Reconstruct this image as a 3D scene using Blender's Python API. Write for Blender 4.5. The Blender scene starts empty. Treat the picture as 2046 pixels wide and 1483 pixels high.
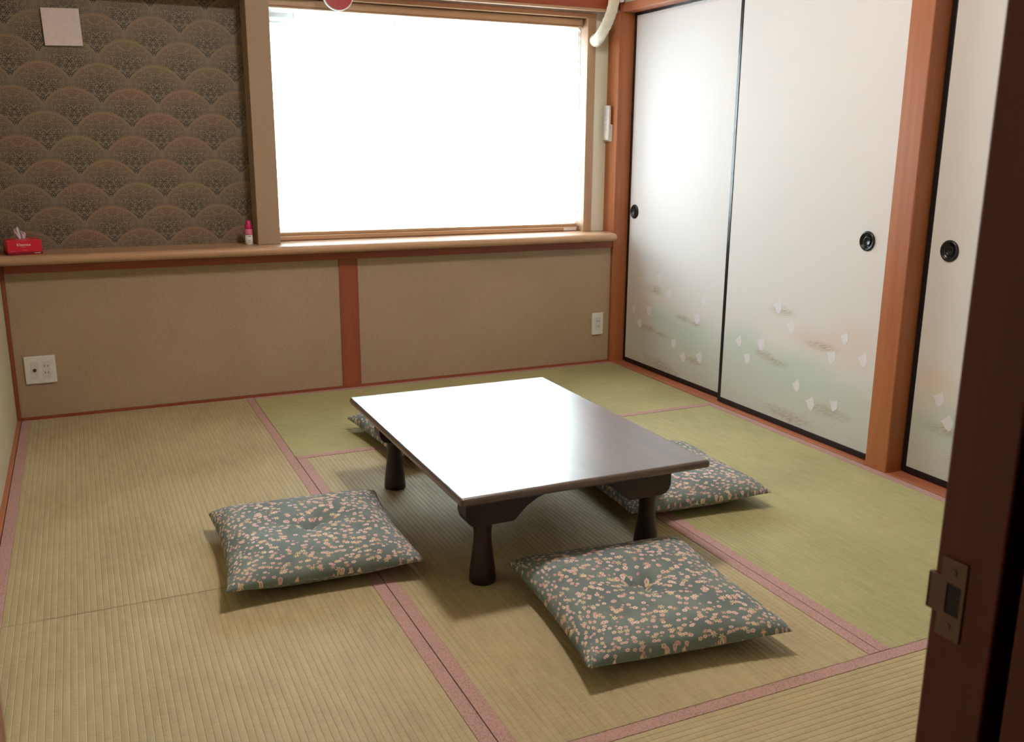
import bpy, bmesh, math, random
from mathutils import Matrix, Vector
random.seed(7)
SC = bpy.context.scene
COL = SC.collection
PI = math.pi

# ------------------------------------------------------------------ camera
cd = bpy.data.cameras.new('camera'); cam = bpy.data.objects.new('camera', cd); COL.objects.link(cam)
cd.sensor_fit = 'HORIZONTAL'; cd.sensor_width = 36.0; cd.lens = 36.0 * 1859.46 / 2046.0
cd.clip_start = 0.02; cd.clip_end = 100
RIGHT = Vector((0.90841557, -0.41800638, 0.00719826))
UP = Vector((0.09261298, 0.21799788, 0.97154504))
FWD = Vector((0.40768123, 0.88189999, -0.23674548))
m = Matrix((RIGHT, UP, -FWD)).transposed().to_4x4(); m.translation = Vector((0.29772, -4.28418, 1.14934))
cam.matrix_world = m
cd.dof.use_dof = True; cd.dof.focus_distance = 3.0; cd.dof.aperture_fstop = 13.0
SC.camera = cam

# ------------------------------------------------------------------ sky, daylight, exposure
w = bpy.data.worlds.new('overcast_sky'); SC.world = w; w.use_nodes = True
bg = w.node_tree.nodes['Background']
bg.inputs[0].default_value = (0.84, 0.95, 1.0, 1); bg.inputs[1].default_value = 16.0
pl = bpy.data.lights.new('window_portal', 'AREA'); pl.shape = 'RECTANGLE'; pl.size = 1.62; pl.size_y = 1.06
pl.cycles.is_portal = True
po = bpy.data.objects.new('window_portal', pl); COL.objects.link(po)
po.location = (1.925, 0.262, 1.235); po.rotation_euler = (-PI / 2, 0, 0)
LAMP_STRENGTH = 68.0
SC.view_settings.view_transform = 'Standard'; SC.view_settings.look = 'None'
SC.view_settings.gamma = 1.0; SC.view_settings.use_curve_mapping = False
SC.view_settings.exposure = 0.92
SC.cycles.use_denoising = True
SC.cycles.max_bounces = 5; SC.cycles.diffuse_bounces = 4; SC.cycles.glossy_bounces = 3
SC.cycles.transparent_max_bounces = 10; SC.cycles.sample_clamp_indirect = 8.0
SC.cycles.use_adaptive_sampling = True; SC.cycles.adaptive_threshold = 0.06
SC.cycles.caustics_reflective = False; SC.cycles.caustics_refractive = False

# ------------------------------------------------------------------ node helpers
def srgb(r, g, b):
    f = lambda c: (c / 255 / 12.92) if c / 255 <= 0.04045 else ((c / 255 + 0.055) / 1.055) ** 2.4
    return (f(r), f(g), f(b), 1.0)

class G:
    """small wrapper to write node maths"""
    def __init__(s, name):
        s.mat = bpy.data.materials.new(name); s.mat.use_nodes = True
        s.nt = s.mat.node_tree; s.b = s.nt.nodes['Principled BSDF']; s.out = s.nt.nodes['Material Output']
    def n(s, t): return s.nt.nodes.new(t)
    def put(s, sock, v):
        if hasattr(v, 'is_linked') or isinstance(v, bpy.types.NodeSocket): s.nt.links.new(v, sock)
        else: sock.default_value = v
    def m(s, op, a, b=None, c=None, clamp=False):
        x = s.n('ShaderNodeMath'); x.operation = op; x.use_clamp = clamp
        s.put(x.inputs[0], a)
        if b is not None: s.put(x.inputs[1], b)
        if c is not None: s.put(x.inputs[2], c)
        return x.outputs[0]
    def add(s, a, b): return s.m('ADD', a, b)
    def sub(s, a, b): return s.m('SUBTRACT', a, b)
    def mul(s, a, b): return s.m('MULTIPLY', a, b)
    def div(s, a, b): return s.m('DIVIDE', a, b)
    def ss(s, v, lo, hi, a=0.0, b=1.0):           # smoothstep
        x = s.n('ShaderNodeMapRange'); x.interpolation_type = 'SMOOTHSTEP'
        s.put(x.inputs[0], v); s.put(x.inputs[1], lo); s.put(x.inputs[2], hi); s.put(x.inputs[3], a); s.put(x.inputs[4], b)
        return x.outputs[0]
    def coord(s, which='Object'):
        return s.n('ShaderNodeTexCoord').outputs[which]
    def xyz(s, v):
        x = s.n('ShaderNodeSeparateXYZ'); s.put(x.inputs[0], v); return x.outputs
    def comb(s, x=0.0, y=0.0, z=0.0):
        c = s.n('ShaderNodeCombineXYZ'); s.put(c.inputs[0], x); s.put(c.inputs[1], y); s.put(c.inputs[2], z); return c.outputs[0]
    def noise(s, vec, scale, detail=3.0, rough=0.5, dist=0.0):
        x = s.n('ShaderNodeTexNoise'); s.put(x.inputs['Vector'], vec); x.inputs['Scale'].default_value = scale
        x.inputs['Detail'].default_value = detail; x.inputs['Roughness'].default_value = rough; x.inputs['Distortion'].default_value = dist
        return x.outputs[0]
    def vor(s, vec, scale, feature='F1', rand=1.0, dim='2D'):
        x = s.n('ShaderNodeTexVoronoi'); x.voronoi_dimensions = dim; x.feature = feature
        s.put(x.inputs['Vector'], vec); x.inputs['Scale'].default_value = scale; x.inputs['Randomness'].default_value = rand
        return x.outputs
    def scale(s, vec, sx, sy, sz):
        x = s.n('ShaderNodeVectorMath'); x.operation = 'MULTIPLY'; s.put(x.inputs[0], vec); x.inputs[1].default_value = (sx, sy, sz)
        return x.outputs[0]
    def vadd(s, a, b):
        x = s.n('ShaderNodeVectorMath'); x.operation = 'ADD'; s.put(x.inputs[0], a); s.put(x.inputs[1], b); return x.outputs[0]
    def mix(s, f, a, b, blend='MIX'):
        x = s.n('ShaderNodeMix'); x.data_type = 'RGBA'; x.blend_type = blend
        s.put(x.inputs[0], f); s.put(x.inputs[6], a); s.put(x.inputs[7], b); return x.outputs[2]
    def white(s, vec):
        x = s.n('ShaderNodeTexWhiteNoise'); x.noise_dimensions = '3D'; s.put(x.inputs['Vector'], vec); return x.outputs
    def bump(s, h, strength=0.3, dist=0.002):
        x = s.n('ShaderNodeBump'); x.inputs['Strength'].default_value = strength; x.inputs['Distance'].default_value = dist
        s.put(x.inputs['Height'], h); s.nt.links.new(x.outputs[0], s.b.inputs['Normal'])
    def done(s, col=None, rough=0.5, spec=0.5, **kw):
        if col is not None: s.put(s.b.inputs['Base Color'], col)
        s.put(s.b.inputs['Roughness'], rough); s.b.inputs['Specular IOR Level'].default_value = spec
        for k, v in kw.items(): s.put(s.b.inputs[k.replace('_', ' ')], v)
        return s.mat

def plain(name, col, rough=0.5, spec=0.5, grain=0.04, scale=60.0, **kw):
    g = G(name); n = g.noise(g.coord(), scale, 4)
    k = g.ss(n, 0.3, 0.7, 1 - grain, 1 + grain)
    x = g.n('ShaderNodeVectorMath'); x.operation = 'SCALE'; x.inputs[0].default_value = col[:3]; g.put(x.inputs['Scale'], k)
    return g.done(x.outputs[0], rough, spec, **kw)

def wood(name, c1, c2, axis='z', rough=0.4, spec=0.5, freq=1.0, bump=0.08):
    """long-grained timber; axis is the direction the grain runs"""
    g = G(name); v = g.coord()
    st = {'x': (0.6, 14, 14), 'y': (14, 0.6, 14), 'z': (14, 14, 0.6)}[axis]
    a = g.noise(g.scale(v, *[k * freq for k in st]), 1.0, 5, 0.6, 0.6)
    st2 = {'x': (4, 160, 160), 'y': (160, 4, 160), 'z': (160, 160, 4)}[axis]
    b = g.noise(g.scale(v, *[k * freq for k in st2]), 1.0, 2, 0.6)
    t = g.add(g.mul(g.ss(a, 0.3, 0.7), 0.72), g.mul(g.ss(b, 0.3, 0.75), 0.28))
    g.bump(t, bump, 0.001)
    return g.done(g.mix(t, c1, c2), rough, spec)

# ------------------------------------------------------------------ materials
M = {}
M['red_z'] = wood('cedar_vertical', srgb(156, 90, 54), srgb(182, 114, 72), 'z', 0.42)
M['red_x'] = wood('cedar_rail', srgb(136, 60, 38), srgb(160, 80, 50), 'x', 0.42)
M['red_y'] = wood('cedar_sill', srgb(162, 96, 68), srgb(186, 118, 86), 'y', 0.4)
M['dark_post'] = wood('red_cedar_post', srgb(134, 66, 42), srgb(158, 84, 54), 'z', 0.42)
M['beam'] = wood('stained_beam', srgb(150, 62, 36), srgb(176, 84, 50), 'x', 0.4)
M['shelf'] = wood('ash_shelf', srgb(174, 136, 106), srgb(192, 154, 124), 'x', 0.3, 0.5)
M['frame'] = wood('window_timber', srgb(170, 136, 106), srgb(186, 152, 122), 'z', 0.45)
M['frame_x'] = wood('window_timber_rail', srgb(172, 136, 102), srgb(190, 154, 120), 'x', 0.45)
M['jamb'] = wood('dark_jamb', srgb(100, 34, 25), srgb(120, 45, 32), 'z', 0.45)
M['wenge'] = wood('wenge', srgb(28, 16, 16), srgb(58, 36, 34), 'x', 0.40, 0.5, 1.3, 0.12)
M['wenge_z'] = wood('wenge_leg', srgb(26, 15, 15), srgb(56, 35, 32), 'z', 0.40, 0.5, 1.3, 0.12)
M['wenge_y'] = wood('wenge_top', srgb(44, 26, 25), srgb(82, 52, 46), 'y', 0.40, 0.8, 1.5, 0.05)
_b = M['wenge_y'].node_tree.nodes['Principled BSDF']; _b.inputs['Coat Weight'].default_value = 1.0; _b.inputs['Coat Roughness'].default_value = 0.29; _b.inputs['Coat IOR'].default_value = 1.6
M['ceiling'] = wood('ceiling_cedar', srgb(196, 160, 118), srgb(210, 176, 134), 'y', 0.6)
M['black'] = plain('black_lacquer', (0.008, 0.008, 0.010), 0.28, 0.5)
M['white_plastic'] = plain('white_plastic', srgb(226, 222, 220), 0.4)
M['grey_plastic'] = plain('grey_plastic', srgb(214, 210, 209), 0.45)
M['slot'] = plain('dark_slot', srgb(40, 36, 36), 0.6)
M['steel'] = plain('dull_steel', srgb(134, 106, 100), 0.55, Metallic=0.3)
M['cream'] = plain('cream_plaster', srgb(238, 240, 226), 0.85, 0.2, 0.03, 220)
M['hall'] = plain('hall_wall', srgb(70, 58, 50), 0.85, 0.2)
M['card'] = plain('white_card', srgb(222, 206, 206), 0.8, 0.2)
M['tape'] = plain('pipe_tape', srgb(222, 216, 200), 0.6, 0.3, 0.06, 30)
M['red_disc'] = plain('red_lacquer', srgb(168, 48, 56), 0.4)
M['core'] = plain('straw_core', srgb(150, 128, 84), 0.9)
M['subfloor'] = plain('subfloor', srgb(70, 52, 36), 0.9)
M['thread'] = plain('dark_thread', srgb(46, 40, 36), 0.8)
M['cord'] = plain('pull_cord', srgb(228, 220, 206), 0.7)
M['bird'] = plain('pearl_print', srgb(228, 226, 233), 0.5, 0.4, 0.01)
M['red_box'] = plain('red_carton', srgb(208, 28, 54), 0.4, 0.4, 0.02)
M['dark_red'] = plain('carton_band', srgb(140, 8, 30), 0.4, 0.4, 0.02)
M['pink_print'] = plain('pink_print', srgb(232, 110, 130), 0.5)
M['white_print'] = plain('white_print', srgb(250, 226, 216), 0.5)
M['tissue'] = plain('tissue_paper', srgb(226, 216, 222), 0.9, 0.1)
M['magenta'] = plain('magenta_cap', srgb(190, 20, 96), 0.35)
M['pink_label'] = plain('pink_label', srgb(226, 120, 158), 0.4)
M['alu'] = plain('aluminium', srgb(190, 190, 190), 0.4, Metallic=0.6)

def tatami(name, axis, c1, c2):
    g = G(name); v = g.coord()
    big = g.noise(v, 2.2, 3)
    st = (320, 26, 26) if axis == 'x' else (26, 320, 26)          # rush strands lie across the ribs
    st = (40, 700, 10) if axis == 'y' else (700, 40, 10)
    fine = g.noise(g.scale(v, *st), 1.0, 2)
    med = g.noise(g.scale(v, *((60, 8, 1) if axis == 'y' else (8, 60, 1))), 1.0, 2)
    t = g.add(g.mul(g.ss(big, 0.3, 0.7), 0.35), g.add(g.mul(g.ss(fine, 0.25, 0.75), 0.4), g.mul(g.ss(med, 0.3, 0.7), 0.25)))
    g.bump(fine, 0.25, 0.0008)
    return g.done(g.mix(t, c1, c2), 0.62, 0.35)
TA, TB = srgb(158, 144, 109), srgb(192, 178, 143)
GA, GB = srgb(150, 145, 102), srgb(182, 176, 132)  # same rush; its view-dependent green sheen is put into the colour
M['tat_y'] = tatami('rush_weave_long', 'y', TA, TB)
M['tat_x'] = tatami('rush_weave_cross', 'x', TA, TB)
M['tatg_y'] = tatami('rush_weave_green_sheen_long', 'y', GA, GB)
M['tatg_x'] = tatami('rush_weave_green_sheen_cross', 'x', GA, GB)

def heri():
    g = G('pink_border_cloth'); v = g.coord()
    n = g.vor(v, 230, dim='3D')[0]
    b = g.noise(v, 12, 2)
    t = g.ss(n, 0.15, 0.55)
    c = g.mix(t, srgb(150, 117, 114), srgb(182, 149, 144))
    c = g.mix(g.mul(g.ss(b, 0.35, 0.65), 0.25), c, srgb(190, 148, 148))
    g.bump(n, 0.3, 0.0006)
    return g.done(c, 0.8, 0.2)
M['heri'] = heri()

def cloth(name, c1, c2):
    g = G(name); v = g.coord()
    a = g.noise(g.scale(v, 60, 60, 600), 1.0, 2); b = g.noise(g.scale(v, 400, 400, 60), 1.0, 2); c = g.noise(v, 3, 2)
    t = g.add(g.mul(g.ss(a, .3, .7), .45), g.add(g.mul(g.ss(b, .3, .7), .3), g.mul(g.ss(c, .3, .7), .25)))
    g.bump(t, 0.25, 0.0008)
    return g.done(g.mix(t, c1, c2), 0.85, 0.2)
M['wallcloth'] = cloth('tan_wallcloth', srgb(160, 138, 114), srgb(180, 158, 134))
M['leftcloth'] = cloth('pale_wallcloth', srgb(186, 178, 150), srgb(202, 194, 168))
M['postcloth'] = cloth('post_wrap', srgb(158, 136, 116), srgb(172, 150, 130))

def wallpaper():
    """overlapping fan scales filled with small rosettes"""
    g = G('scale_wallpaper'); X, Y, Z = g.xyz(g.coord())
    S, P, Rr = 0.098, 0.221, 0.124
    y = g.add(Z, 0.03); x = g.add(X, 0.01)
    k0 = g.m('CEIL', g.div(g.sub(y, Rr), S))
    res = None
    cand = []
    for i in range(3):
        k = g.add(k0, float(i))
        off = g.mul(g.m('FLOORED_MODULO', k, 2.0), P / 2)
        col = g.m('ROUND', g.div(g.sub(x, off), P))
        u = g.sub(g.sub(x, off), g.mul(col, P)); vv = g.sub(y, g.mul(k, S))
        d = g.m('SQRT', g.add(g.mul(u, u), g.mul(vv, vv)))
        cand.append((g.m('LESS_THAN', d, Rr), u, vv, d, col, k))
    def pick(j):
        a = g.add(g.mul(cand[1][0], cand[1][j]), g.mul(g.sub(1.0, cand[1][0]), cand[2][j]))
        return g.add(g.mul(cand[0][0], cand[0][j]), g.mul(g.sub(1.0, cand[0][0]), a))
    u, vv, d, col, k = [pick(j) for j in (1, 2, 3, 4, 5)]
    au = g.m('ABSOLUTE', u)
    h = g.div(vv, Rr)                                                # 1 top of a scale, about -0.5 its tip
    vq = g.add(vv, 0.030); q = g.div(g.m('SQRT', g.add(g.mul(g.mul(u, u), 1.5), g.mul(vq, vq))), Rr)
    dark = g.ss(q, 0.45, 1.15, 1.0, 0.55)
    edge = g.ss(d, Rr * 0.89, Rr * 0.93)                              # the plain rim of each scale
    # rosettes: ring of petals round a dot
    vec = g.comb(au, vv, 0.0)
    V = g.vor(vec, 37, rand=0.55); px, py, _ = g.xyz(V['Position'])
    dx = g.sub(au, g.div(px, 1.0)); dy = g.sub(vv, g.div(py, 1.0))
    r = V['Distance']
    th = g.m('ARCTAN2', dy, dx)
    pet = g.m('COSINE', g.mul(th, 6.0))
    ring = g.mul(g.ss(g.m('ABSOLUTE', g.sub(r, 0.27)), 0.05, 0.13, 1.0, 0.0), g.ss(pet, -0.45, 0.15))
    dot = g.ss(r, 0.07, 0.14, 1.0, 0.0)
    W2 = g.vor(vec, 110, rand=0.7)
    sp = g.mul(g.ss(W2[0], 0.26, 0.44, 1.0, 0.0), g.ss(r, 0.42, 0.46))
    mask = g.m('MAXIMUM', g.m('MAXIMUM', ring, dot), g.mul(sp, 0.8))
    mask = g.mul(g.mul(mask, dark), g.sub(1.0, edge))
    rnd = g.white(g.comb(col, k, 0.0))
    tint = g.mix(rnd['Value'], srgb(140, 128, 88), srgb(158, 114, 92))
    base = g.mix(g.mul(g.ss(h, 0.3, 1.1), 0.55), srgb(130, 116, 100), tint)
    ink = g.mix(g.ss(q, 0.3, 1.0), srgb(14, 12, 14), srgb(70, 44, 28))
    colr = g.mix(mask, base, ink)
    return g.done(colr, 0.55, 0.35)
M['wallpaper'] = wallpaper()

def fusuma_paper(name, greens, strokes, pinks):
    """white paper with a printed mist and brush grass; places are (y, z, size_y, size_z, tilt)"""
    g = G(name); X, Y, Z = g.xyz(g.coord())
    def blob(p, noise=0.0):
        cy, cz, sy, sz, a = p
        dy = g.sub(Y, cy); dz = g.sub(Z, cz); ca, sa = math.cos(a), math.sin(a)
        e1 = g.div(g.add(g.mul(dy, ca), g.mul(dz, sa)), sy); e2 = g.div(g.sub(g.mul(dz, ca), g.mul(dy, sa)), sz)
        r = g.m('SQRT', g.add(g.mul(e1, e1), g.mul(e2, e2)))
        return g.ss(r, 0.1, 1.0, 1.0, 0.0)
    base = srgb(222, 219, 219)
    c = base
    n = g.noise(g.comb(0.0, g.mul(Y, 5.0), g.mul(Z, 13.0)), 1.0, 3)
    low = g.mul(g.ss(g.add(Z, g.mul(g.sub(n, 0.5), 0.16)), 0.16, 0.40, 1.0, 0.0), 0.75)
    c = g.mix(low, c, srgb(194, 202, 193))
    for p in greens: c = g.mix(g.mul(blob(p), 0.55), c, srgb(188, 208, 200))
    for p in pinks: c = g.mix(g.mul(blob(p), 0.45), c, srgb(222, 196, 184))
    st = g.noise(g.comb(0.0, g.add(g.mul(Y, 30.0), g.mul(Z, 8.0)), g.add(g.mul(Z, 260.0), g.mul(Y, 60.0))), 1.0, 3, 0.7)
    hair = g.ss(st, 0.44, 0.62)
    for p in strokes:
        b = blob(p); c = g.mix(g.mul(b, 0.28), c, srgb(190, 174, 150))
        c = g.mix(g.mul(g.mul(b, hair), 0.55), c, srgb(136, 116, 90))
    wide = g.mul(g.mul(g.ss(st, 0.52, 0.66), g.ss(Z, 0.02, 0.22, 0.22, 0.0)), 1.0)
    c = g.mix(wide, c, srgb(150, 132, 104))
    return g.done(c, 0.8, 0.2)
T = 0.12
M['paper1'] = fusuma_paper('mist_paper_far', [(-0.62, 0.26, .30, .12, 0), (-0.36, 0.30, .22, .08, 0)],
    [(-0.55, 0.325, .10, .022, .05), (-0.66, 0.315, .07, .018, 0), (-0.24, 0.222, .12, .026, -.04), (-0.38, 0.212, .10, .018, 0),
     (-0.40, 0.045, .22, .045, .1), (-0.66, 0.135, .12, .024, 0), (-0.30, .43, .10, .035, 0)], [(-0.15, 0.30, .2, .15, 0)])
M['paper2'] = fusuma_paper('mist_paper_middle', [(-1.05, 0.30, .22, .14, 0), (-1.42, 0.25, .35, .12, 0)],
    [(-1.21, 0.282, .10, .03, .1), (-1.30, 0.265, .09, .026, 0), (-1.54, 0.385, .13, .026, 0), (-1.30, .485, .10, .03, 0),
     (-1.60, 0.135, .18, .035, 0), (-1.38, 0.055, .20, .035, .05)], [(-1.50, 0.40, .22, .07, 0), (-1.70, 0.42, .22, .14, 0)])
M['paper3'] = fusuma_paper('mist_paper_near', [(-2.2, 0.2, .30, .10, 0)],
    [(-2.12, 0.20, .12, .03, 0), (-2.3, 0.10, .2, .03, 0)], [(-2.06, 0.36, .15, .10, 0)])

def fabric():
    """teal cotton printed with small pink blossoms and cream star flowers (metric UVs)"""
    g = G('teal_blossom_cotton'); uv = g.coord('UV')
    weave = g.noise(g.scale(uv, 900, 900, 1), 1.0, 2); big = g.noise(uv, 9, 3)
    base = g.mix(g.add(g.mul(g.ss(weave, .25, .75), .55), g.mul(g.ss(big, .3, .7), .45)), srgb(98, 111, 112), srgb(136, 150, 149))
    c = base
    U, Vv, _ = g.xyz(uv)
    def flowers(c, scale, off, rad, keep, kind, tint):
        p = g.vadd(uv, (off[0], off[1], 0.0))
        V = g.vor(p, scale, rand=0.9); P = V['Position']
        pu, pv, _ = g.xyz(P); qx, qy, _ = g.xyz(p)
        dx = g.sub(qx, pu); dy = g.sub(qy, pv)
        r = g.m('SQRT', g.add(g.mul(dx, dx), g.mul(dy, dy)))
        th = g.m('ARCTAN2', dy, dx)
        rn = g.white(V['Color'])
        on = g.m('LESS_THAN', rn['Value'], keep)
        c1, c2, c3 = tint
        if kind == 'star':
            rr = g.mul(rad, g.add(0.62, g.mul(0.42, g.m('COSINE', g.mul(th, 6.0)))))
            body = g.ss(g.div(r, rr), 0.82, 1.0, 1.0, 0.0)
            eye = g.ss(r, rad * 0.16, rad * 0.28, 1.0, 0.0)
        else:
            rr = g.mul(rad, g.add(0.93, g.mul(0.10, g.m('COSINE', g.mul(th, 5.0)))))
            body = g.ss(g.div(r, rr), 0.86, 1.0, 1.0, 0.0)
            eye = g.ss(r, rad * 0.30, rad * 0.42, 1.0, 0.0)
        _, cg, cb = g.xyz(V['Color'])
        col = g.mix(cb, c1, c2)
        c = g.mix(g.mul(body, on), c, col)
        return g.mix(g.mul(g.mul(eye, on), 0.75), c, c3)
    PINK = (srgb(216, 182, 180), srgb(236, 216, 212), srgb(190, 132, 136))
    PEACH = (srgb(204, 152, 140), srgb(222, 184, 168), srgb(232, 210, 180))
    CREAM = (srgb(228, 208, 168), srgb(240, 226, 194), srgb(176, 128, 84))
    BUD = (srgb(206, 150, 168), srgb(224, 180, 184), srgb(210, 160, 160))
    c = flowers(c, 36, (0.31, 0.77), 0.0064, 0.66, 'round', PINK)
    c = flowers(c, 33, (1.13, 0.21), 0.0074, 0.55, 'round', PINK)
    c = flowers(c, 42, (0.61, 1.37), 0.0040, 0.45, 'round', BUD)
    c = flowers(c, 26, (2.43, 0.55), 0.0090, 0.45, 'star', PEACH)
    c = flowers(c, 25, (0.17, 1.91), 0.0095, 0.55, 'star', CREAM)
    g.bump(weave, 0.25, 0.0005)
    return g.done(c, 0.85, 0.2)
M['fabric'] = fabric()

def blind_mat():
    g = G('sheer_pleated_fabric'); nt = g.nt; nt.nodes.remove(g.b)
    n = g.noise(g.scale(g.coord(), 40, 40, 500), 1.0, 2)
    tr = g.n('ShaderNodeBsdfTransparent'); tr.inputs[0].default_value = (0.99, 0.99, 0.99, 1)
    tl = g.n('ShaderNodeBsdfTranslucent'); tl.inputs[0].default_value = (0.9, 0.9, 0.9, 1)
    df = g.n('ShaderNodeBsdfDiffuse'); df.inputs[0].default_value = (0.85, 0.85, 0.85, 1)
    m1 = g.n('ShaderNodeMixShader'); m1.inputs[0].default_value = 0.30
    nt.links.new(tl.outputs[0], m1.inputs[1]); nt.links.new(df.outputs[0], m1.inputs[2])
    m2 = g.n('ShaderNodeMixShader'); g.put(m2.inputs[0], g.ss(n, 0.2, 0.8, 0.62, 0.74))
    nt.links.new(tr.outputs[0], m2.inputs[1]); nt.links.new(m1.outputs[0], m2.inputs[2])
    nt.links.new(m2.outputs[0], g.out.inputs[0]); return g.mat
M['blind'] = blind_mat()

def glass_mat(name, tint, refl=0.06):
    g = G(name); nt = g.nt; nt.nodes.remove(g.b)
    tr = g.n('ShaderNodeBsdfTransparent'); tr.inputs[0].default_value = tint
    gl = g.n('ShaderNodeBsdfGlossy'); gl.inputs['Roughness'].default_value = 0.05
    fr = g.n('ShaderNodeFresnel'); fr.inputs[0].default_value = 1.3
    m2 = g.n('ShaderNodeMixShader'); nt.links.new(fr.outputs[0], m2.inputs[0])
    nt.links.new(tr.outputs[0], m2.inputs[1]); nt.links.new(gl.outputs[0], m2.inputs[2])
    nt.links.new(m2.outputs[0], g.out.inputs[0]); return g.mat
M['glass'] = glass_mat('window_glass', (0.95, 0.97, 0.97, 1))
M['screen'] = glass_mat('insect_screen', (0.78, 0.80, 0.80, 1))
def lamp_mat():
    g = G('lamp_diffuser'); g.b.inputs['Emission Color'].default_value = (1.0, 0.95, 0.90, 1)
    g.b.inputs['Emission Strength'].default_value = LAMP_STRENGTH
    return g.done((0.9, 0.9, 0.88, 1), 0.5)
M['lamp'] = lamp_mat()

# ------------------------------------------------------------------ mesh helpers
def mesh(name, bm, mat, parent=None, smooth=False, loc=None):
    me = bpy.data.meshes.new(name); bmesh.ops.recalc_face_normals(bm, faces=bm.faces[:]); bm.to_mesh(me); bm.free()
    me.materials.append(M[mat] if isinstance(mat, str) else mat)
    if smooth:
        for p in me.polygons: p.use_smooth = True
    o = bpy.data.objects.new(name, me); COL.objects.link(o)
    if parent: o.parent = parent
    if loc: o.location = loc
    return o
def box(bm, a, b, bev=0.0, seg=2):
    vs = [bm.verts.new((x, y, z)) for x in (a[0], b[0]) for y in (a[1], b[1]) for z in (a[2], b[2])]
    fs = [(0, 1, 3, 2), (4, 6, 7, 5), (0, 4, 5, 1), (2, 3, 7, 6), (0, 2, 6, 4), (1, 5, 7, 3)]
    faces = [bm.faces.new([vs[i] for i in f]) for f in fs]
    if bev:
        es = {e for f in faces for e in f.edges}
        bmesh.ops.bevel(bm, geom=list(es), offset=bev, segments=seg, affect='EDGES', profile=0.5)
    return bm
def boxo(name, a, b, mat, parent=None, bev=0.0, seg=2):
    a2 = tuple(min(x, y) for x, y in zip(a, b)); b2 = tuple(max(x, y) for x, y in zip(a, b))
    return mesh(name, box(bmesh.new(), a2, b2, bev, seg), mat, parent)
def lathe(bm, prof, seg=32, axis='z', c=(0, 0, 0)):
    rings = []
    for r, h in prof:
        ring = []
        for i in range(seg):
            a = 2 * PI * i / seg; p, q = r * math.cos(a), r * math.sin(a)
            v = {'z': (p, q, h), 'x': (h, p, q), 'y': (p, h, q)}[axis]
            ring.append(bm.verts.new((v[0] + c[0], v[1] + c[1], v[2] + c[2])))
        rings.append(ring)
    for A, B in zip(rings, rings[1:]):
        for i in range(seg):
            j = (i + 1) % seg; bm.faces.new((A[i], A[j], B[j], B[i]))
    bm.faces.new(rings[0]); bm.faces.new(rings[-1])
    return bm
def prism(bm, poly, axis, lo, hi):
    """extrude a polygon; axis = direction of extrusion, poly in the two other axes"""
    def pt(p, h): return {'x': (h, p[0], p[1]), 'y': (p[0], h, p[1]), 'z': (p[0], p[1], h)}[axis]
    A = [bm.verts.new(pt(p, lo)) for p in poly]; B = [bm.verts.new(pt(p, hi)) for p in poly]
    n = len(poly)
    bm.faces.new(A); bm.faces.new(B)
    for i in range(n): bm.faces.new((A[i], A[(i + 1) % n], B[(i + 1) % n], B[i]))
    return bm
def tube(bm, pts, rad, seg=12):
    """swept tube along points; rad a number or a list"""
    P = [Vector(p) for p in pts]; rings = []
    n0 = Vector((0.123, 0.456, 0.88)).normalized()
    for i, p in enumerate(P):
        t = (P[min(i + 1, len(P) - 1)] - P[max(i - 1, 0)]).normalized()
        n0 = (n0 - t * n0.dot(t)).normalized(); b = t.cross(n0)
        r = rad[i] if isinstance(rad, (list, tuple)) else rad
        rings.append([bm.verts.new(p + (n0 * math.cos(2 * PI * k / seg) + b * math.sin(2 * PI * k / seg)) * r) for k in range(seg)])
    for A, B in zip(rings, rings[1:]):
        for i in range(seg):
            j = (i + 1) % seg; bm.faces.new((A[i], A[j], B[j], B[i]))
    bm.faces.new(rings[0]); bm.faces.new(rings[-1])
    return bm
def spline(pts, n=8):
    P = [Vector(p) for p in pts]; P = [P[0] * 2 - P[1]] + P + [P[-1] * 2 - P[-2]]; out = []
    for i in range(1, len(P) - 2):
        for k in range(n):
            t = k / n; a, b, c, d = P[i - 1:i + 3]
            out.append(0.5 * (2 * b + (c - a) * t + (2 * a - 5 * b + 4 * c - d) * t * t + (3 * b - a - 3 * c + d) * t ** 3))
    out.append(P[-2]); return out
def tag(o, label, cat, group=None, kind=None):
    o['label'] = label; o['category'] = cat
    if group: o['group'] = group
    if kind: o['kind'] = kind
    return o
def thing(name, label, cat, loc=(0, 0, 0), rotz=0.0, group=None, kind=None):
    o = bpy.data.objects.new(name, None); COL.objects.link(o); o.location = loc; o.rotation_euler = (0, 0, rotz)
    o.empty_display_size = 0.1
    return tag(o, label, cat, group, kind)
def struct(o, label, cat):
    return tag(o, label, cat, kind='structure')

# ------------------------------------------------------------------ dimensions (metres)
MW = 0.955                        # mat width; a mat is twice as long
RX, RY = 3 * MW, -4 * MW          # room: x 0..2.865, y 0 (window wall) .. -3.82 (entrance wall)
HC = 2.40                         # ceiling

# ------------------------------------------------------------------ room shell
struct(boxo('floor', (-0.1, RY - 0.12, -0.12), (3.1, 0.30, -0.056), 'subfloor'), 'dark floor base under the straw mats', 'floor')
struct(boxo('ceiling', (-0.1, RY - 0.12, HC), (3.1, 0.30, HC + 0.05), 'ceiling'), 'pale timber ceiling above the room', 'ceiling')

# left wall
struct(boxo('wall_left', (-0.10, RY, -0.056), (-0.016, 0.30, HC), 'leftcloth'), 'pale beige cloth-covered wall at the left edge', 'wall')
struct(boxo('baseboard_left', (-0.016, RY, -0.056), (-0.001, 0.0, 0.004), 'red_y', bev=0.001), 'thin orange wood strip along the left wall at the floor', 'baseboard')

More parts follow.
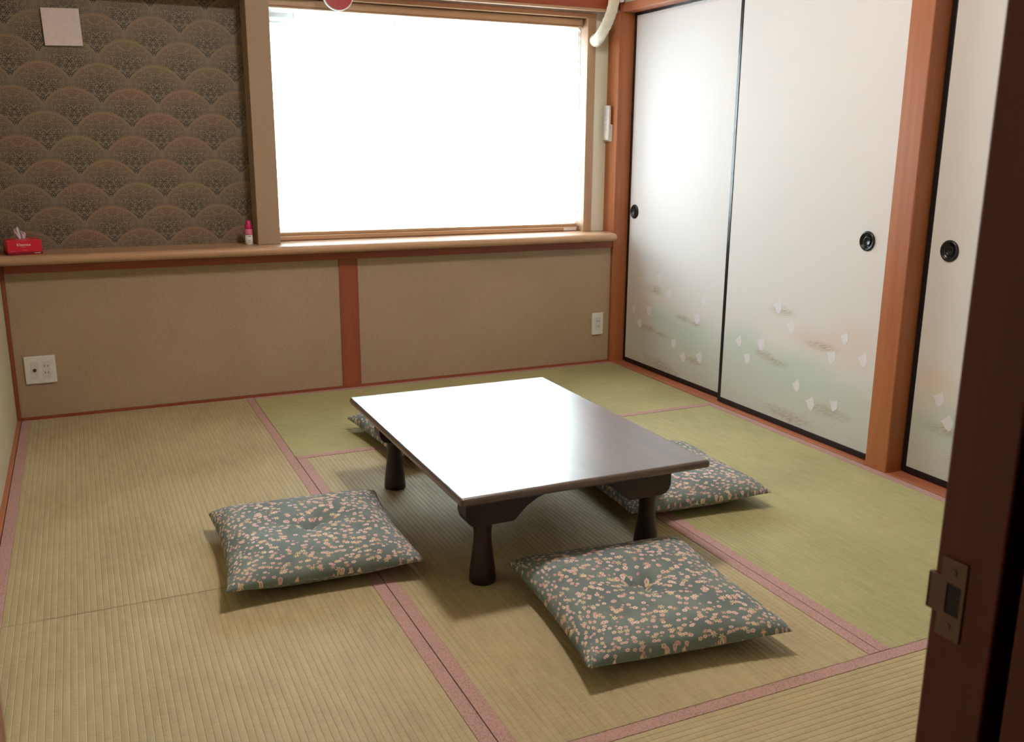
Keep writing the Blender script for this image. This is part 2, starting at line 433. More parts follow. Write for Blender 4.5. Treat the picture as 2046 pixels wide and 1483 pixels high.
# back wall: dado below the shelf
wb = struct(boxo('wall_back', (-0.016, 0.004, -0.056), (2.95, 0.30, 0.655), 'wallcloth'), 'tan back wall below the long window shelf', 'wall')
boxo('wall_panel', (0.0, -0.001, 0.012), (1.380, 0.003, 0.622), 'wallcloth', wb)
boxo('wall_panel', (1.471, -0.001, 0.012), (2.850, 0.003, 0.622), 'wallcloth', wb)
boxo('middle_post', (1.380, -0.006, 0.010), (1.471, 0.003, 0.624), 'dark_post', wb, bev=0.0015)
boxo('corner_strip', (-0.015, -0.006, 0.0), (-0.001, 0.003, 0.655), 'dark_post', wb, bev=0.001)
boxo('top_rail', (0.0, -0.012, 0.622), (2.852, 0.003, 0.655), 'red_x', wb, bev=0.0015)
struct(boxo('baseboard_back', (0.0, -0.008, -0.056), (2.852, 0.003, 0.011), 'red_x', bev=0.0015), 'thin red wood skirting along the back wall', 'baseboard')
# upper back wall: papered niche to the left, plaster round the window to the right
wa = struct(boxo('wall_alcove', (-0.016, 0.135, 0.655), (1.06, 0.30, HC), 'wallpaper'), 'dark alcove wall papered with floral fan scales', 'wall')
bm = bmesh.new(); box(bm, (1.06, 0.10, 0.655), (1.12, 0.30, HC)); box(bm, (2.78, 0.10, 0.655), (2.95, 0.30, HC)); box(bm, (1.12, 0.10, 1.79), (2.78, 0.30, HC)); box(bm, (1.12, 0.10, 0.655), (2.78, 0.30, 0.700))
struct(mesh('wall_window_side', bm, 'cream'), 'pale cream plaster around the window', 'wall')
# wrapped post between niche and window
struct(boxo('trim_1', (1.020, 0.0, 0.702), (1.119, 0.134, HC), 'postcloth', bev=0.002), 'beige wrapped post between patterned alcove and window', 'post')
struct(boxo('trim_2', (-0.015, 0.0, 1.752), (1.020, 0.134, HC), 'postcloth', bev=0.002), 'beige lintel over the patterned alcove', 'lintel')
# beam over the window
bt = struct(boxo('trim_3', (1.119, -0.004, 1.806), (2.855, 0.099, 1.95), 'beam', bev=0.002), 'red-brown beam running above the window', 'beam')
boxo('moulding', (1.119, -0.012, 1.793), (2.855, 0.012, 1.806), 'shelf', bt, bev=0.003)
struct(boxo('wall_above_beam', (1.119, 0.002, 1.95), (2.855, 0.099, HC), 'cream'), 'cream wall above the window beam', 'wall')
# corner post, right
struct(boxo('trim_4', (2.856, -0.012, -0.056), (2.990, 0.099, HC), 'red_z', bev=0.003), 'orange wood corner post between window and sliding doors', 'post')
# right side: pillar, sill, lintel, wall above
struct(boxo('trim_5', (2.866, -1.956, -0.056), (2.985, -1.856, HC), 'red_z', bev=0.004), 'square orange wood pillar between the sliding doors', 'pillar')
sl = struct(boxo('trim_6', (RX + 0.001, -1.855, -0.056), (3.0, -0.0125, 0.0), 'red_y'), 'grooved wooden sill under the far two sliding doors', 'sill')
boxo('sill_ridge', (RX + 0.001, -1.855, 0.0), (RX + 0.014, -0.0125, 0.0025), 'red_y', sl, bev=0.0008)
boxo('sill_ridge', (2.926, -1.855, 0.0), (2.936, -0.0125, 0.0022), 'red_y', sl, bev=0.0008)
sl = struct(boxo('trim_7', (RX + 0.001, RY, -0.056), (3.0, -1.957, 0.0), 'red_y'), 'grooved wooden sill right of the pillar', 'sill')
boxo('sill_ridge', (RX + 0.001, RY, 0.0), (RX + 0.014, -1.957, 0.0025), 'red_y', sl, bev=0.0008)
struct(boxo('trim_8', (2.868, -1.855, 1.797), (3.0, -0.0125, 1.84), 'red_y', bev=0.002), 'orange wood lintel over the far two sliding doors', 'lintel')
struct(boxo('trim_9', (2.868, RY, 1.797), (3.0, -1.957, 1.84), 'red_y', bev=0.002), 'orange wood lintel right of the pillar', 'lintel')
bm = bmesh.new(); box(bm, (2.88, -1.855, 1.84), (3.0, -0.0125, HC)); box(bm, (2.88, RY, 1.84), (3.0, -1.957, HC)); box(bm, (3.0, RY, -0.056), (3.06, 0.1, HC))
struct(mesh('wall_right', bm, 'cream'), 'cream wall above and behind the sliding doors', 'wall')

# entrance wall (camera side) with the door opening x 0.242..0.879
OX0, OX1, OY = 0.242, 0.879, -3.816
bm = bmesh.new(); box(bm, (-0.10, -3.96, -0.056), (0.205, RY, HC)); box(bm, (0.93, -3.96, -0.056), (3.06, RY, HC)); box(bm, (0.205, -3.96, 2.04), (0.93, RY, HC))
struct(mesh('wall_front', bm, 'leftcloth'), 'wall with the entrance doorway on the camera side', 'wall')
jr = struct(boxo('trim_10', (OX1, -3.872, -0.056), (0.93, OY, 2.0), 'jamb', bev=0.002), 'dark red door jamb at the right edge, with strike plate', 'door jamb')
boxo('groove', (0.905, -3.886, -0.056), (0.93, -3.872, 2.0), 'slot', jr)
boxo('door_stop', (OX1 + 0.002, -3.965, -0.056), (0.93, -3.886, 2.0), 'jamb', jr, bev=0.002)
jl = struct(boxo('trim_11', (0.205, -3.965, -0.056), (OX0, OY, 2.0), 'red_z', bev=0.002), 'door jamb at the lower left corner, coloured orange as if lit', 'door jamb')  # same frame as the dark jamb; window light put in by lighter wood
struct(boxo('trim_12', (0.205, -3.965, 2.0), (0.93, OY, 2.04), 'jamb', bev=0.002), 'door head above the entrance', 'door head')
# strike plate on the jamb
sp = thing('strike_plate', 'dull metal strike plate with a square latch hole on dark jamb', 'strike plate', (OX1, -3.8335, 0.8125))
bm = bmesh.new()
box(bm, (-0.0014, -0.0115, 0.0125), (0.0, 0.0105, 0.0325)); box(bm, (-0.0014, -0.0115, -0.0325), (0.0, 0.0105, -0.0125))
box(bm, (-0.0014, -0.0115, -0.0125), (0.0, -0.0085, 0.0125)); box(bm, (-0.0014, 0.0045, -0.0125), (0.0, 0.0105, 0.0125))
box(bm, (-0.0014, 0.0105, -0.015), (0.0, 0.0205, 0.015)); box(bm, (-0.0014, 0.0195, -0.015), (0.004, 0.0215, 0.015))
mesh('plate', bm, 'steel', sp)
boxo('latch_hole', (-0.0006, -0.0085, -0.0125), (0.0, 0.0045, 0.0125), 'slot', sp)
for z in (0.0225, -0.0225):
    mesh('screw', lathe(bmesh.new(), [(0.0030, -0.0020), (0.0030, -0.0014)], 12, 'x', (0, 0, z)), 'steel', sp)
# hallway behind the doorway
struct(boxo('wall_hallway_left', (-0.62, -5.7, -0.056), (-0.55, -3.96, HC), 'hall'), 'hallway wall outside the door, left', 'wall')
struct(boxo('wall_hallway_right', (1.45, -5.7, -0.056), (1.52, -3.96, HC), 'hall'), 'hallway wall outside the door, right', 'wall')
struct(boxo('wall_hallway_end', (-0.62, -5.77, -0.056), (1.52, -5.7, HC), 'hall'), 'hallway wall behind the viewer', 'wall')
bm = bmesh.new(); box(bm, (-0.62, -3.96, -0.056), (-0.10, -3.90, HC))
struct(mesh('wall_hallway_return', bm, 'hall'), 'short hallway wall left of the doorway', 'wall')
struct(boxo('floor_hallway', (-0.62, -5.77, -0.12), (1.52, RY - 0.12, -0.01), 'jamb'), 'dark hallway floor outside the door', 'floor')
struct(boxo('ceiling_hallway', (-0.62, -5.77, HC), (1.52, RY - 0.12, HC + 0.05), 'hall'), 'hallway ceiling outside the door', 'ceiling')

# ------------------------------------------------------------------ window behind the blind
wn = thing('window_1', 'wide wooden-framed sliding window behind the white blind', 'window', (0, 0, 0), kind='structure')
WX0, WX1, WZ0, WZ1 = 1.12, 2.725, 0.702, 1.772
boxo('frame_stile', (WX1, 0.080, 0.702), (2.772, 0.30, 1.772), 'frame', wn, bev=0.002)
boxo('frame_stile', (1.1195, 0.135, 0.702), (1.135, 0.30, 1.772), 'frame', wn)
boxo('frame_head', (1.1195, 0.080, 1.772), (2.772, 0.30, 1.7925), 'frame_x', wn, bev=0.002)
boxo('frame_foot', (1.136, 0.215, 0.700), (2.724, 0.30, 0.715), 'frame_x', wn)
for i, (x0, x1, y0) in enumerate(((1.136, 1.95, 0.262), (1.90, 2.724, 0.232))):
    bm = bmesh.new()
    box(bm, (x0, y0, 0.716), (x0 + 0.032, y0 + 0.026, 1.771)); box(bm, (x1 - 0.032, y0, 0.716), (x1, y0 + 0.026, 1.771))
    box(bm, (x0 + 0.032, y0, 0.716), (x1 - 0.032, y0 + 0.026, 0.748)); box(bm, (x0 + 0.032, y0, 1.739), (x1 - 0.032, y0 + 0.026, 1.771))
    sash = mesh('sash', bm, 'alu', wn)
    boxo('pane', (x0 + 0.032, y0 + 0.011, 0.748), (x1 - 0.032, y0 + 0.015, 1.739), 'glass', sash)
boxo('insect_screen', (1.136, 0.292, 0.716), (1.93, 0.293, 1.771), 'screen', wn)

boxo('added_shade_box', (1.05, 0.34, 1.690), (2.85, 0.56, 1.95), 'alu', wn)  # unseen box added outside to dim the top of the blind

# blind
bl = thing('window_blind', 'white pleated blind drawn down over the bright window', 'blind', (0, 0, 0))
bx0, bx1 = 1.138, 2.716
boxo('headrail', (bx0, 0.118, 1.735), (bx1, 0.168, 1.7695), 'frame_x', bl, bev=0.004)
boxo('headrail_lip', (bx0, 0.114, 1.7275), (bx1, 0.168, 1.7345), 'shelf', bl, bev=0.002)
boxo('bottom_rail', (bx0, 0.122, 0.7035), (bx1, 0.164, 0.7265), 'shelf', bl, bev=0.006, seg=3)
boxo('bottom_rail_cap', (bx0, 0.130, 0.727), (bx1, 0.158, 0.741), 'frame_x', bl, bev=0.003)
boxo('rail_end_label', (bx1 - 0.085, 0.1205, 0.706), (bx1 - 0.012, 0.1220, 0.721), 'white_plastic', bl)
NP = 28; bm = bmesh.new()
zt, zb = 1.7275, 0.741; prev = None
for i in range(2 * NP + 1):
    z = zt + (zb - zt) * i / (2 * NP); y = 0.132 if i % 2 else 0.150
    a = bm.verts.new((bx0 + 0.004, y, z)); b = bm.verts.new((bx1 - 0.004, y, z))
    if prev: bm.faces.new((prev[0], prev[1], b, a))
    prev = (a, b)
mesh('pleated_fabric', bm, 'blind', bl)
bm = bmesh.new()
lp = [(2.690, 0.112, 1.735), (2.6895, 0.110, 1.3), (2.687, 0.108, 1.0), (2.684, 0.104, 0.86), (2.694, 0.100, 0.800), (2.708, 0.0985, 0.82), (2.712, 0.0990, 0.90), (2.706, 0.102, 1.05), (2.702, 0.107, 1.3), (2.700, 0.112, 1.735)]
tube(bm, spline(lp, 8), 0.0018, 6); mesh('pull_cord', bm, 'cord', bl, True)
for x in (1.25, 1.72, 2.19, 2.60):
    boxo('guide_string', (x, 0.1300, 0.742), (x + 0.0012, 0.1310, 1.727), 'cord', bl)

# shelf with rounded nose across niche and window
bm = bmesh.new(); prof = []
zc, rr = 0.682, 0.020
prof = [(0.1345, 0.655), (0.1345, 0.702)]
for k in range(0, 11):
    a = PI / 2 + PI * k / 10
    prof.append((-0.078 + rr * 1.15 * math.cos(a), zc + rr * math.sin(a)))
prof += [(-0.012, 0.662), (-0.012, 0.656)]
prism(bm, [(p[0], p[1]) for p in prof], 'x', -0.0155, 2.826)
sh = mesh('window_shelf', bm, 'shelf'); tag(sh, 'long pale wood shelf with rounded nose along the back wall', 'shelf')
bm = bmesh.new(); box(bm, (1.1195, 0.1345, 0.690), (2.7245, 0.2145, 0.7015)); box(bm, (2.826, -0.0125, 0.657), (2.8555, 0.0995, 0.702))
mesh('shelf_return', bm, 'shelf', sh)

# ------------------------------------------------------------------ sliding doors (fusuma)
BIRD = [(-.50, .10), (-.30, .17), (-.06, .28), (.12, .40), (.22, .50), (.36, .22), (.42, -.10), (.22, -.42), (.00, -.50), (-.20, -.32), (-.32, -.08)]
def fusuma(name, label, x, y0, y1, paper, pull, birds, tilt=0):
    """x = face of the door towards the room, y0 > y1 its two edges, pull = (y, z)"""
    d = thing(name, label, 'sliding door', (x, y0, 0.003), kind='structure')
    t, fw, zt = 0.020, 0.021, 1.812
    def lp(a, b): return (a[0], a[1] - y0, a[2] - 0.003), (b[0], b[1] - y0, b[2] - 0.003)
    o = boxo('paper', (0.002, y1 + fw, 0.026), (t, y0 - fw, zt - 0.02), paper, d)
    o.location = (0, -y0, -0.003)
    boxo('frame_stile', *lp((0, y0, 0.003), (t, y0 - fw, zt)), 'black', d, bev=0.003)
    boxo('frame_stile', *lp((0, y1 + fw, 0.003), (t, y1, zt)), 'black', d, bev=0.003)
    boxo('frame_rail', *lp((0, y1 + fw, 0.003), (t, y0 - fw, 0.026)), 'black', d, bev=0.003)
    boxo('frame_rail', *lp((0, y1 + fw, zt - 0.03), (t, y0 - fw, zt)), 'black', d, bev=0.003)
    hp = mesh('door_pull', lathe(bmesh.new(), [(0.0365, 0.002), (0.0365, -0.001), (0.0335, -0.0045), (0.0290, -0.0045), (0.0265, -0.001), (0.0255, 0.0012), (0.0012, 0.0012)], 40, 'x'), 'black', d, True, (0, pull[0] - y0, pull[1] - 0.003))
    mesh('pull_cup', lathe(bmesh.new(), [(0.0180, 0.0008), (0.0165, -0.0012), (0.0130, -0.0012), (0.0120, 0.0004), (0.001, 0.0004)], 32, 'x'), 'black', hp, True)
    for i, (by, bz) in enumerate(birds):
        s = 0.052 * (1 + 0.08 * math.sin(i * 2.3)); a = 0.25 * math.sin(i * 1.7)
        poly = [((px * math.cos(a) - pz * math.sin(a)) * -s * 1.02, (px * math.sin(a) + pz * math.cos(a)) * s * 1.1) for px, pz in BIRD]
        mesh('bird_motif', prism(bmesh.new(), poly, 'x', 0.0014, 0.0021), 'bird', d, False, (0, by - y0, bz - 0.003))
    return d
fusuma('door_1', 'far white sliding door beside the window with mist and bird print', 2.940, -0.0135, -0.935, 'paper1', (-0.079, 0.812),
       [(-0.336, 0.498), (-0.425, 0.427), (-0.107, 0.305), (-0.252, 0.32), (-0.167, 0.237), (-0.714, 0.438), (-0.67, 0.348), (-0.486, 0.191), (-0.569, 0.136), (-0.703, 0.164)])
fusuma('door_2', 'white sliding door with bird print just left of the pillar', 2.905, -0.908, -1.8545, 'paper2', (-1.726, 0.815),
       [(-1.274, 0.501), (-1.358, 0.435), (-1.659, 0.44), (-1.598, 0.357), (-1.759, 0.377), (-1.035, 0.309), (-1.184, 0.327), (-1.098, 0.246), (-1.418, 0.197), (-1.506, 0.144), (-1.635, 0.169)])
fusuma('door_3', 'white sliding door right of the pillar, half hidden by the jamb', 2.940, -1.9575, -2.885, 'paper3', (-2.057, 0.812),
       [(-2.084, 0.305), (-2.13, 0.231)])
fusuma('door_4', 'near sliding door hidden behind the entrance jamb', 2.905, -2.87, -3.815, 'paper3', (-3.70, 0.812), [])

# ------------------------------------------------------------------ tatami mats
HB = 0.0326; GAP = 0.0011; PITCH = 0.0152
def tatami_mat(label, x0, x1, y0, y1, long_axis, cover):
    """ribbed rush cover, straw core and a cloth border down each long side"""
    x0 += GAP; x1 -= GAP; y0 += GAP; y1 -= GAP
    cx, cy = (x0 + x1) / 2, (y0 + y1) / 2
    t = thing('tatami_mat', label, 'mat', (cx, cy, -0.055), group='straw mats on the floor')
    if long_axis == 'y': L, Wd = y1 - y0, x1 - x0
    else: L, Wd = x1 - x0, y1 - y0
    sw = (lambda a, b, z: (b, a, z)) if long_axis == 'y' else (lambda a, b, z: (a, b, z))   # a along, b across
    boxo('straw_core', sw(-L / 2, -Wd / 2, 0.0), sw(L / 2, Wd / 2, 0.0525), 'core', t)
    n = int(round((Wd - 2 * HB) / PITCH)); pw = (Wd - 2 * HB) / n
    prof = []
    for i in range(n):
        b0 = -Wd / 2 + HB + i * pw
        prof += [(b0, -0.0012), (b0 + pw * .11, -0.0003), (b0 + pw * .5, 0.0), (b0 + pw * .89, -0.0003)]
    prof.append((Wd / 2 - HB, -0.0012))
    bm = bmesh.new(); prev = None
    for b, z in prof:
        v = [bm.verts.new(sw(s * L / 2, b, 0.055 + z)) for s in (-1, 1)]
        if prev: bm.faces.new((prev[0], prev[1], v[1], v[0]))
        prev = v
    for s in (-1, 1):      # short ends of the cover fold down
        pa = [bm.verts.new(sw(s * L / 2, b, 0.0532)) for b in (-Wd / 2 + HB, Wd / 2 - HB)]
        pb = [bm.verts.new(sw(s * L / 2, b, 0.03)) for b in (-Wd / 2 + HB, Wd / 2 - HB)]
        bm.faces.new((pa[0], pa[1], pb[1], pb[0]))
    mesh('rush_cover', bm, cover, t)
    for s in (-1, 1):
        a = sw(-L / 2, s * Wd / 2, 0.02); b = sw(L / 2, s * (Wd / 2 - HB), 0.0558)
        boxo('cloth_border', a, b, 'heri', t, bev=0.0006, seg=1)
    return t
tatami_mat('straw mat in the far left corner by the socket plate', 0, MW, -2 * MW, 0, 'y', 'tat_y')
tatami_mat('straw mat at the lower left, nearest the camera', 0, MW, -4 * MW, -2 * MW, 'y', 'tat_y')
tatami_mat('straw mat lying crosswise along the back wall under the window', MW, 3 * MW, -MW, 0, 'x', 'tatg_x')
tatami_mat('straw mat directly under the low table, lying lengthwise', MW, 2 * MW, -3 * MW, -MW, 'y', 'tat_y')
tatami_mat('straw mat beside the sliding doors, right of the table', 2 * MW, 3 * MW, -3 * MW, -MW, 'y', 'tatg_y')
tatami_mat('straw mat lying crosswise at the lower right by the dark jamb', MW, 3 * MW, -4 * MW, -3 * MW, 'x', 'tat_x')

# ------------------------------------------------------------------ low table
TX, TY, TH = 1.4595, -1.7655, 0.300
tb = thing('low_table', 'low dark brown wooden table with a glossy top', 'table', (TX, TY, 0.0))
hx, hy = 0.374, 0.521
bm = bmesh.new()
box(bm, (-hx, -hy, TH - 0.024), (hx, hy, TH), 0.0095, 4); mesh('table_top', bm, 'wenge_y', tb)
def apron_poly():
    h = []
    zt, zb, zm = TH - 0.0245, 0.172, 0.246
    e = 0.318
    half = [(e, zt), (e, zb + 0.030), (e - 0.006, zb + 0.014), (e - 0.016, zb + 0.004), (e - 0.030, zb),
            (0.182, zb), (0.174, zb + 0.004), (0.166, zb + 0.014), (0.142, zb + 0.036), (0.112, zb + 0.054), (0.076, zb + 0.066), (0.036, zb + 0.073), (0.0, zm)]
    right = half; left = [(-x, z) for x, z in reversed(half[:-1])]
    return right + left
for s in (-1, 1):
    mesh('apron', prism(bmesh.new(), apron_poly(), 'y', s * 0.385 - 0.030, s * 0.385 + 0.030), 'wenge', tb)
for sx in (-1, 1):
    boxo('side_rail', (sx * 0.30 - 0.012, -0.354, 0.252), (sx * 0.30 + 0.012, 0.354, TH - 0.0245), 'wenge_y', tb, bev=0.002)
    for sy in (-1, 1):
        pr = [(0.0345, 0.0), (0.0365, 0.003), (0.0365, 0.012), (0.0345, 0.035), (0.0295, 0.075), (0.0255, 0.110), (0.0240, 0.130), (0.0245, 0.150), (0.0275, 0.176), (0.0275, 0.182)]
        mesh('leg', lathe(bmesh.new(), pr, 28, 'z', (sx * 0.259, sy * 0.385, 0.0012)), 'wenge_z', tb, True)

# ------------------------------------------------------------------ floor cushions
def cushion_mesh(seed):
    rnd = random.Random(seed); N = 60
    a, b = 0.258, 0.272
    bm = bmesh.new(); uvl = bm.loops.layers.uv.new('UVMap')
    ph = [rnd.uniform(0, 6.28) for _ in range(8)]
    def plan(u, v):
        x = a * u * (1 - 0.070 * (1 - v * v) * abs(u) ** 2); y = b * v * (1 - 0.062 * (1 - u * u) * abs(v) ** 2)
        return x, y
    def full(u, v):
        return max(0.0, 1 - abs(u) ** 3.4) * max(0.0, 1 - abs(v) ** 3.4)
    def uvx(u): return a * u + math.copysign(0.070 * abs(u) ** 8, u)          # unrolled length of the cloth
    def uvy(v): return b * v + math.copysign(0.070 * abs(v) ** 8, v)
    top, bot, par = {}, {}, {}
    for i in range(N + 1):
        for j in range(N + 1):
            u, v = -1 + 2 * i / N, -1 + 2 * j / N
            u = math.copysign(1 - (1 - abs(u)) ** 1.55, u); v = math.copysign(1 - (1 - abs(v)) ** 1.55, v)
            x, y = plan(u, v); e = full(u, v); f = e ** 0.38
            ez = 0.042 + 0.010 * (u * u * v * v)
            r = math.hypot(x, y); th = math.atan2(y, x)
            dent = 0.040 * math.exp(-(r / 0.026) ** 2) + 0.020 * math.exp(-(r / 0.080) ** 2) * (1 + 0.45 * math.cos(4 * th + ph[0]) + 0.2 * math.cos(7 * th + ph[4]))
            wr = 0.0026 * math.sin(34 * x + 11 * y + ph[1]) * math.sin(9 * y + ph[2]) + 0.0030 * math.sin(46 * y + ph[3]) * abs(u) ** 6 + 0.0030 * math.sin(42 * x + ph[5]) * abs(v) ** 6
            zt = ez + 0.068 * f - dent * f + wr * f
            zb = ez * max(0.0, 1 - e / 0.80) ** 1.2
            top[i, j] = bm.verts.new((x, y, zt)); par[top[i, j]] = (uvx(u), uvy(v))
            bot[i, j] = top[i, j] if i in (0, N) or j in (0, N) else bm.verts.new((x, y, max(zb, 0.0004)))
            par[bot[i, j]] = (uvx(u), uvy(v))
    for i in range(N):
        for j in range(N):
            for D, k in ((top, 0), (bot, 1)):
                q = [D[i, j], D[i + 1, j], D[i + 1, j + 1], D[i, j + 1]]
                if k: q.reverse()
                f = bm.faces.new(q)
                for l in f.loops:
                    c = par[l.vert]
                    l[uvl].uv = (c[0] + 0.37 * seed + k, c[1] + 0.23 * seed)
    return bm
def cushion(seed, label, x, y, rot, tails=False):
    t = thing('floor_cushion', label, 'cushion', (x, y, 0.0012), rot, group='flowered floor cushions round the table')
    bm = cushion_mesh(seed)
    zc = min((v.co.z for v in bm.verts if abs(v.co.x) < 0.012 and abs(v.co.y) < 0.012 and v.co.z > 0.02), default=0.04)
    mesh('cushion_body', bm, 'fabric', t, True)
    bm = bmesh.new(); z = zc + 0.004
    tube(bm, [(-0.006, -0.004, z), (0.0, 0.0, z + 0.002), (0.006, 0.004, z)], 0.0016, 6)
    tube(bm, [(-0.006, 0.005, z), (0.0, 0.0, z + 0.002), (0.006, -0.005, z)], 0.0016, 6)
    if tails:
        for dy in (0.0, -0.010, 0.008):
            tube(bm, spline([(0, 0, z + 0.002), (-0.018, -0.006 + dy * .4, z + 0.010), (-0.038, -0.010 + dy, z + 0.019), (-0.056, -0.016 + dy * 1.4, z + 0.026)], 4), 0.0010, 5)
    mesh('tuft_thread', bm, 'thread', t, True)
    return t
def cush_at(seed, label, corners, tails=False):
    """corners: far-left, near-left, near-right, far-right of the cushion on the floor"""
    cx = sum(c[0] for c in corners) / 4; cy = sum(c[1] for c in corners) / 4
    dx, dy = corners[0][0] + corners[3][0] - corners[1][0] - corners[2][0], corners[0][1] + corners[3][1] - corners[1][1] - corners[2][1]
    return cushion(seed, label, cx, cy, math.atan2(dy, dx) - PI / 2, tails)
cush_at(1, 'flowered teal cushion left of the table with loose tuft threads', [(.581, -1.515), (.559, -2.061), (1.049, -2.067), (1.078, -1.532)], True)
cush_at(2, 'flowered teal cushion in front of the table, nearest the camera', [(1.263, -2.228), (1.208, -2.736), (1.715, -2.75), (1.77, -2.218)])
cush_at(3, 'flowered teal cushion right of the table, partly under it', [(1.785, -1.500), (1.762, -2.010), (2.252, -2.040), (2.290, -1.510)])
cush_at(4, 'flowered teal cushion behind the table, mostly hidden', [(1.222, -.690), (1.262, -1.205), (1.765, -1.180), (1.735, -.670)])

# ------------------------------------------------------------------ small things on the walls and shelf
def socket(label, x, z, double):
    t = thing('wall_socket', label, 'socket', (x, -0.0011, z), group='white wall sockets')
    hw = 0.0595 if double else 0.0345; hh = 0.0595
    boxo('cover_plate', (-hw, -0.0085, -hh), (hw, 0.0, hh), 'white_plastic', t, bev=0.004, seg=3)
    fx = 0.023 if double else 0.0
    boxo('insert', (fx - 0.0155, -0.0095, -0.036), (fx + 0.0155, -0.0085, 0.036), 'grey_plastic', t, bev=0.0006)
    for dz in (0.0155, -0.0125):
        for dx in (-0.0060, 0.0060):
            boxo('slot', (fx + dx - 0.0012, -0.0099, dz - 0.0040), (fx + dx + 0.0012, -0.0095, dz + 0.0040), 'slot', t)
    if double:
        boxo('insert', (-0.036, -0.0095, -0.036), (-0.007, -0.0085, 0.036), 'grey_plastic', t, bev=0.0006)
        ring = mesh('aerial_jack', lathe(bmesh.new(), [(0.0068, -0.0095), (0.0068, -0.0125), (0.0042, -0.0125), (0.0042, -0.0100), (0.0005, -0.0100)], 24, 'y', (-0.0215, 0, 0)), 'slot', t, True)
        mesh('jack_pin', lathe(bmesh.new(), [(0.0024, -0.0100), (0.0024, -0.0125)], 12, 'y', (-0.0215, 0, 0)), 'steel', ring)
    return t
socket('square white socket plate with aerial jack at the far left', 0.0925, 0.2145, True)
socket('narrow white wall socket beside the corner post', 2.7795, 0.2150, False)

# blank square card in the niche
cdn = thing('blank_card', 'blank white square board hanging in the patterned alcove', 'board', (0.3070, 0.1345, 1.600))
o = boxo('board', (-0.0705, -0.012, -0.0725), (0.0705, -0.004, 0.0725), 'card', cdn, bev=0.0008); o.rotation_euler = (0, -0.03, 0)
boxo('spacer', (-0.02, -0.004, -0.02), (0.02, 0.0, 0.02), 'grey_plastic', cdn)
mesh('hook', lathe(bmesh.new(), [(0.004, -0.010), (0.004, 0.0)], 12, 'y', (0.002, 0, 0.0762)), 'steel', cdn)

# red disc hung on the beam over the window
rd = thing('round_plaque', 'red round plaque with white edge at the top of the window', 'plaque', (1.4165, -0.0125, 1.7800))
mesh('rim', lathe(bmesh.new(), [(0.0675, 0.0), (0.0680, -0.004), (0.0680, -0.014), (0.0665, -0.0165), (0.0640, -0.0165)], 56, 'y'), 'white_plastic', rd, True)
mesh('face', lathe(bmesh.new(), [(0.0640, -0.0160), (0.0630, -0.0178), (0.0, -0.0180)][:2] + [(0.002, -0.0180)], 56, 'y'), 'red_disc', rd)

# air-conditioner pipe
bm = bmesh.new()
pp = [(2.825, -0.055, 2.399), (2.816, -0.055, 2.10), (2.800, -0.054, 1.90), (2.786, -0.050, 1.80), (2.766, -0.038, 1.735), (2.752, -0.012, 1.690), (2.752, 0.022, 1.668), (2.762, 0.060, 1.664), (2.772, 0.0995, 1.668)]
sp_ = spline(pp, 8)
rads = [0.0270 + 0.0011 * math.sin(i * 1.9) + 0.006 * max(0, (i - 40) / 24) for i in range(len(sp_))]
tube(bm, sp_, rads, 18)
ap = mesh('wrapped_pipe', bm, 'tape', None, True); tag(ap, 'white taped air-conditioner pipe bending into wall above the window corner', 'pipe')
boxo('pipe_clip', (2.826, -0.056, 1.838), (2.850, -0.004, 1.868), 'white_plastic', ap, bev=0.003)

# remote control in a holder on the corner post
rc = thing('remote_control', 'white remote control in a holder on the corner post', 'remote', (2.8555, 0.056, 1.258))
boxo('holder', (-0.010, -0.031, -0.090), (0.0, 0.031, -0.005), 'white_plastic', rc, bev=0.002)
hs = boxo('handset', (-0.026, -0.027, -0.084), (-0.0105, 0.027, 0.090), 'white_plastic', rc, bev=0.004)
boxo('display', (-0.0268, -0.020, 0.036), (-0.026, 0.020, 0.078), 'grey_plastic', hs)
for k in range(3):
    boxo('button', (-0.0272, -0.016, 0.012 - k * 0.024), (-0.026, 0.016, 0.024 - k * 0.024), 'grey_plastic', hs, bev=0.0004)

# tissue box with printed lettering
def text_mesh(name, s, size, mat, parent, loc, rot):
    cu = bpy.data.curves.new(name, 'FONT'); cu.body = s; cu.size = size; cu.align_x = 'CENTER'; cu.align_y = 'CENTER'; cu.extrude = 0.0002
    tmp = bpy.data.objects.new('tmp_text', cu); COL.objects.link(tmp)
    dg = bpy.context.evaluated_depsgraph_get(); me = bpy.data.meshes.new_from_object(tmp.evaluated_get(dg))
    bpy.data.objects.remove(tmp); bpy.data.curves.remove(cu)
    me.materials.clear(); me.materials.append(M[mat])
    o = bpy.data.objects.new(name, me); COL.objects.link(o); o.parent = parent; o.location = loc; o.rotation_euler = rot
    return o
kx = thing('tissue_box', 'red tissue box with white lettering on the shelf at the left', 'tissue box', (0.0785, 0.004, 0.7022), 0.20)
W2, D2, H2 = 0.063, 0.055, 0.058
boxo('carton', (-W2, -D2, 0.011), (W2, D2, H2), 'red_box', kx, bev=0.0012)
boxo('carton_band', (-W2, -D2, 0.0), (W2, D2, 0.0108), 'dark_red', kx, bev=0.0008)
mesh('opening', lathe(bmesh.new(), [(0.030, H2 + 0.0001), (0.030, H2 + 0.0005)], 28, 'z'), 'pink_print', kx)
text_mesh('brand_lettering', 'Kleenex', 0.0155, 'white_print', kx, (-0.003, -D2 - 0.0003, 0.040), (PI / 2, 0, 0))
boxo('small_print', (-0.016, -D2 - 0.0004, 0.0300), (0.004, -D2 - 0.00005, 0.0316), 'pink_print', kx)
boxo('small_print', (-0.054, -D2 - 0.0004, 0.0142), (-0.032, -D2 - 0.00005, 0.0158), 'pink_print', kx)
boxo('small_print', (-0.010, -D2 - 0.0004, 0.0172), (0.012, -D2 - 0.00005, 0.0184), 'pink_print', kx)
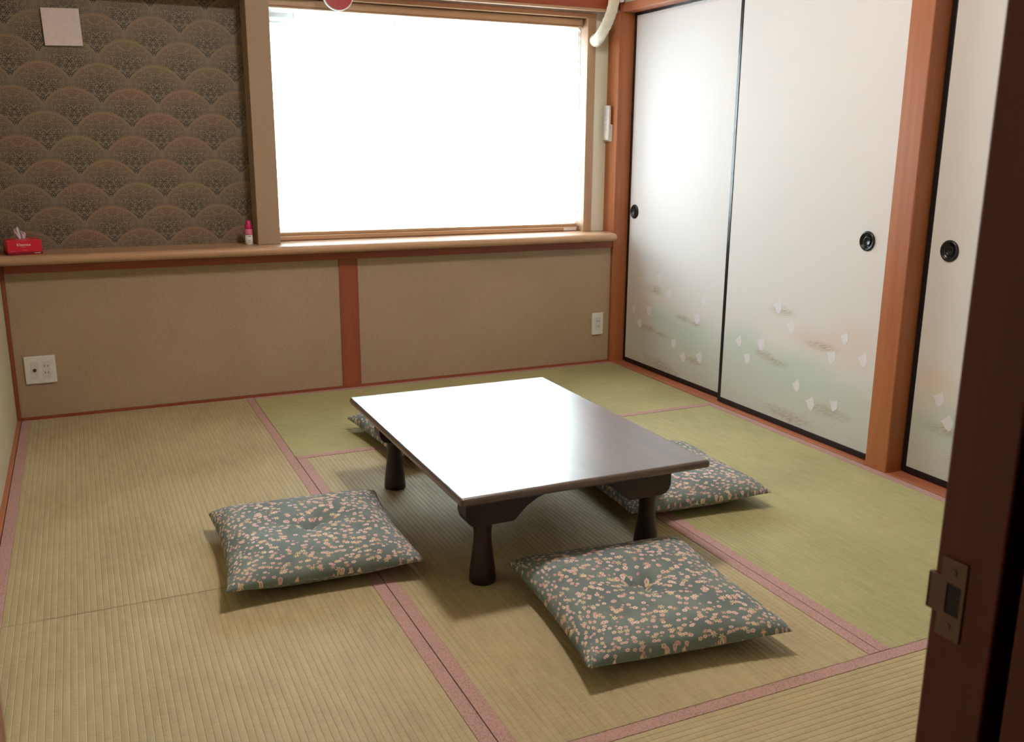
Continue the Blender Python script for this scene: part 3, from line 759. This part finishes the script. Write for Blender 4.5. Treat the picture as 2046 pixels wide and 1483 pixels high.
boxo('small_print', (0.033, -D2 - 0.0004, 0.0045), (0.056, -D2 - 0.00005, 0.0065), 'white_print', kx)
bm = bmesh.new(); rows = []
for j in range(9):
    t = j / 8; row = []
    for i in range(25):
        s = -1 + 2 * i / 24
        x = s * (0.012 + 0.014 * t - 0.010 * max(0, t - 0.7) / 0.3) - 0.008 * t * t
        y = 0.010 * math.sin(s * 5.5 + 1.2) * (0.5 + 0.6 * t) + 0.004 * math.sin(s * 11 + 3 * t)
        z = H2 + 0.0007 + 0.049 * t * (1 - 0.20 * s * s) * (1 - 0.28 * (s > 0.1) * t)
        row.append(bm.verts.new((x, y, z)))
    rows.append(row)
for A, B in zip(rows, rows[1:]):
    for i in range(24): bm.faces.new((A[i], A[i + 1], B[i + 1], B[i]))
ts = mesh('tissue', bm, 'tissue', kx, True)
sd = ts.modifiers.new('thickness', 'SOLIDIFY'); sd.thickness = 0.0006

# spray can
sb = thing('spray_bottle', 'small white and pink spray bottle with magenta cap on the shelf', 'spray bottle', (0.985, 0.030, 0.7022))
mesh('body', lathe(bmesh.new(), [(0.0150, 0.0), (0.0165, 0.002), (0.0165, 0.044)], 28, 'z'), 'white_plastic', sb, True)
mesh('label_band', lathe(bmesh.new(), [(0.0166, 0.0442), (0.0168, 0.050), (0.0166, 0.066), (0.0158, 0.070)], 28, 'z'), 'pink_label', sb, True)
mesh('cap', lathe(bmesh.new(), [(0.0162, 0.0702), (0.0165, 0.073), (0.0160, 0.088), (0.0120, 0.095), (0.0110, 0.104), (0.0085, 0.108), (0.001, 0.109)], 28, 'z'), 'magenta', sb, True)
for z0, z1, h in ((0.0360, 0.0385, 0.005), (0.0200, 0.0215, 0.006), (0.0120, 0.0132, 0.006)):
    boxo('print', (-h, -0.0172, z0), (h, -0.0160, z1), 'thread', sb)

# ------------------------------------------------------------------ ceiling lamp (above the picture, it lights the room)
cl = thing('ceiling_lamp', 'round warm ceiling lamp in the middle of the room', 'lamp', (1.40, -1.97, HC))
mesh('lamp_housing', lathe(bmesh.new(), [(0.13, -0.0005), (0.13, -0.03), (0.08, -0.035)], 40, 'z'), 'white_plastic', cl, True)
mesh('diffuser', lathe(bmesh.new(), [(0.125, -0.0355), (0.14, -0.055), (0.135, -0.085), (0.10, -0.105), (0.01, -0.11)], 40, 'z'), 'lamp', cl, True)
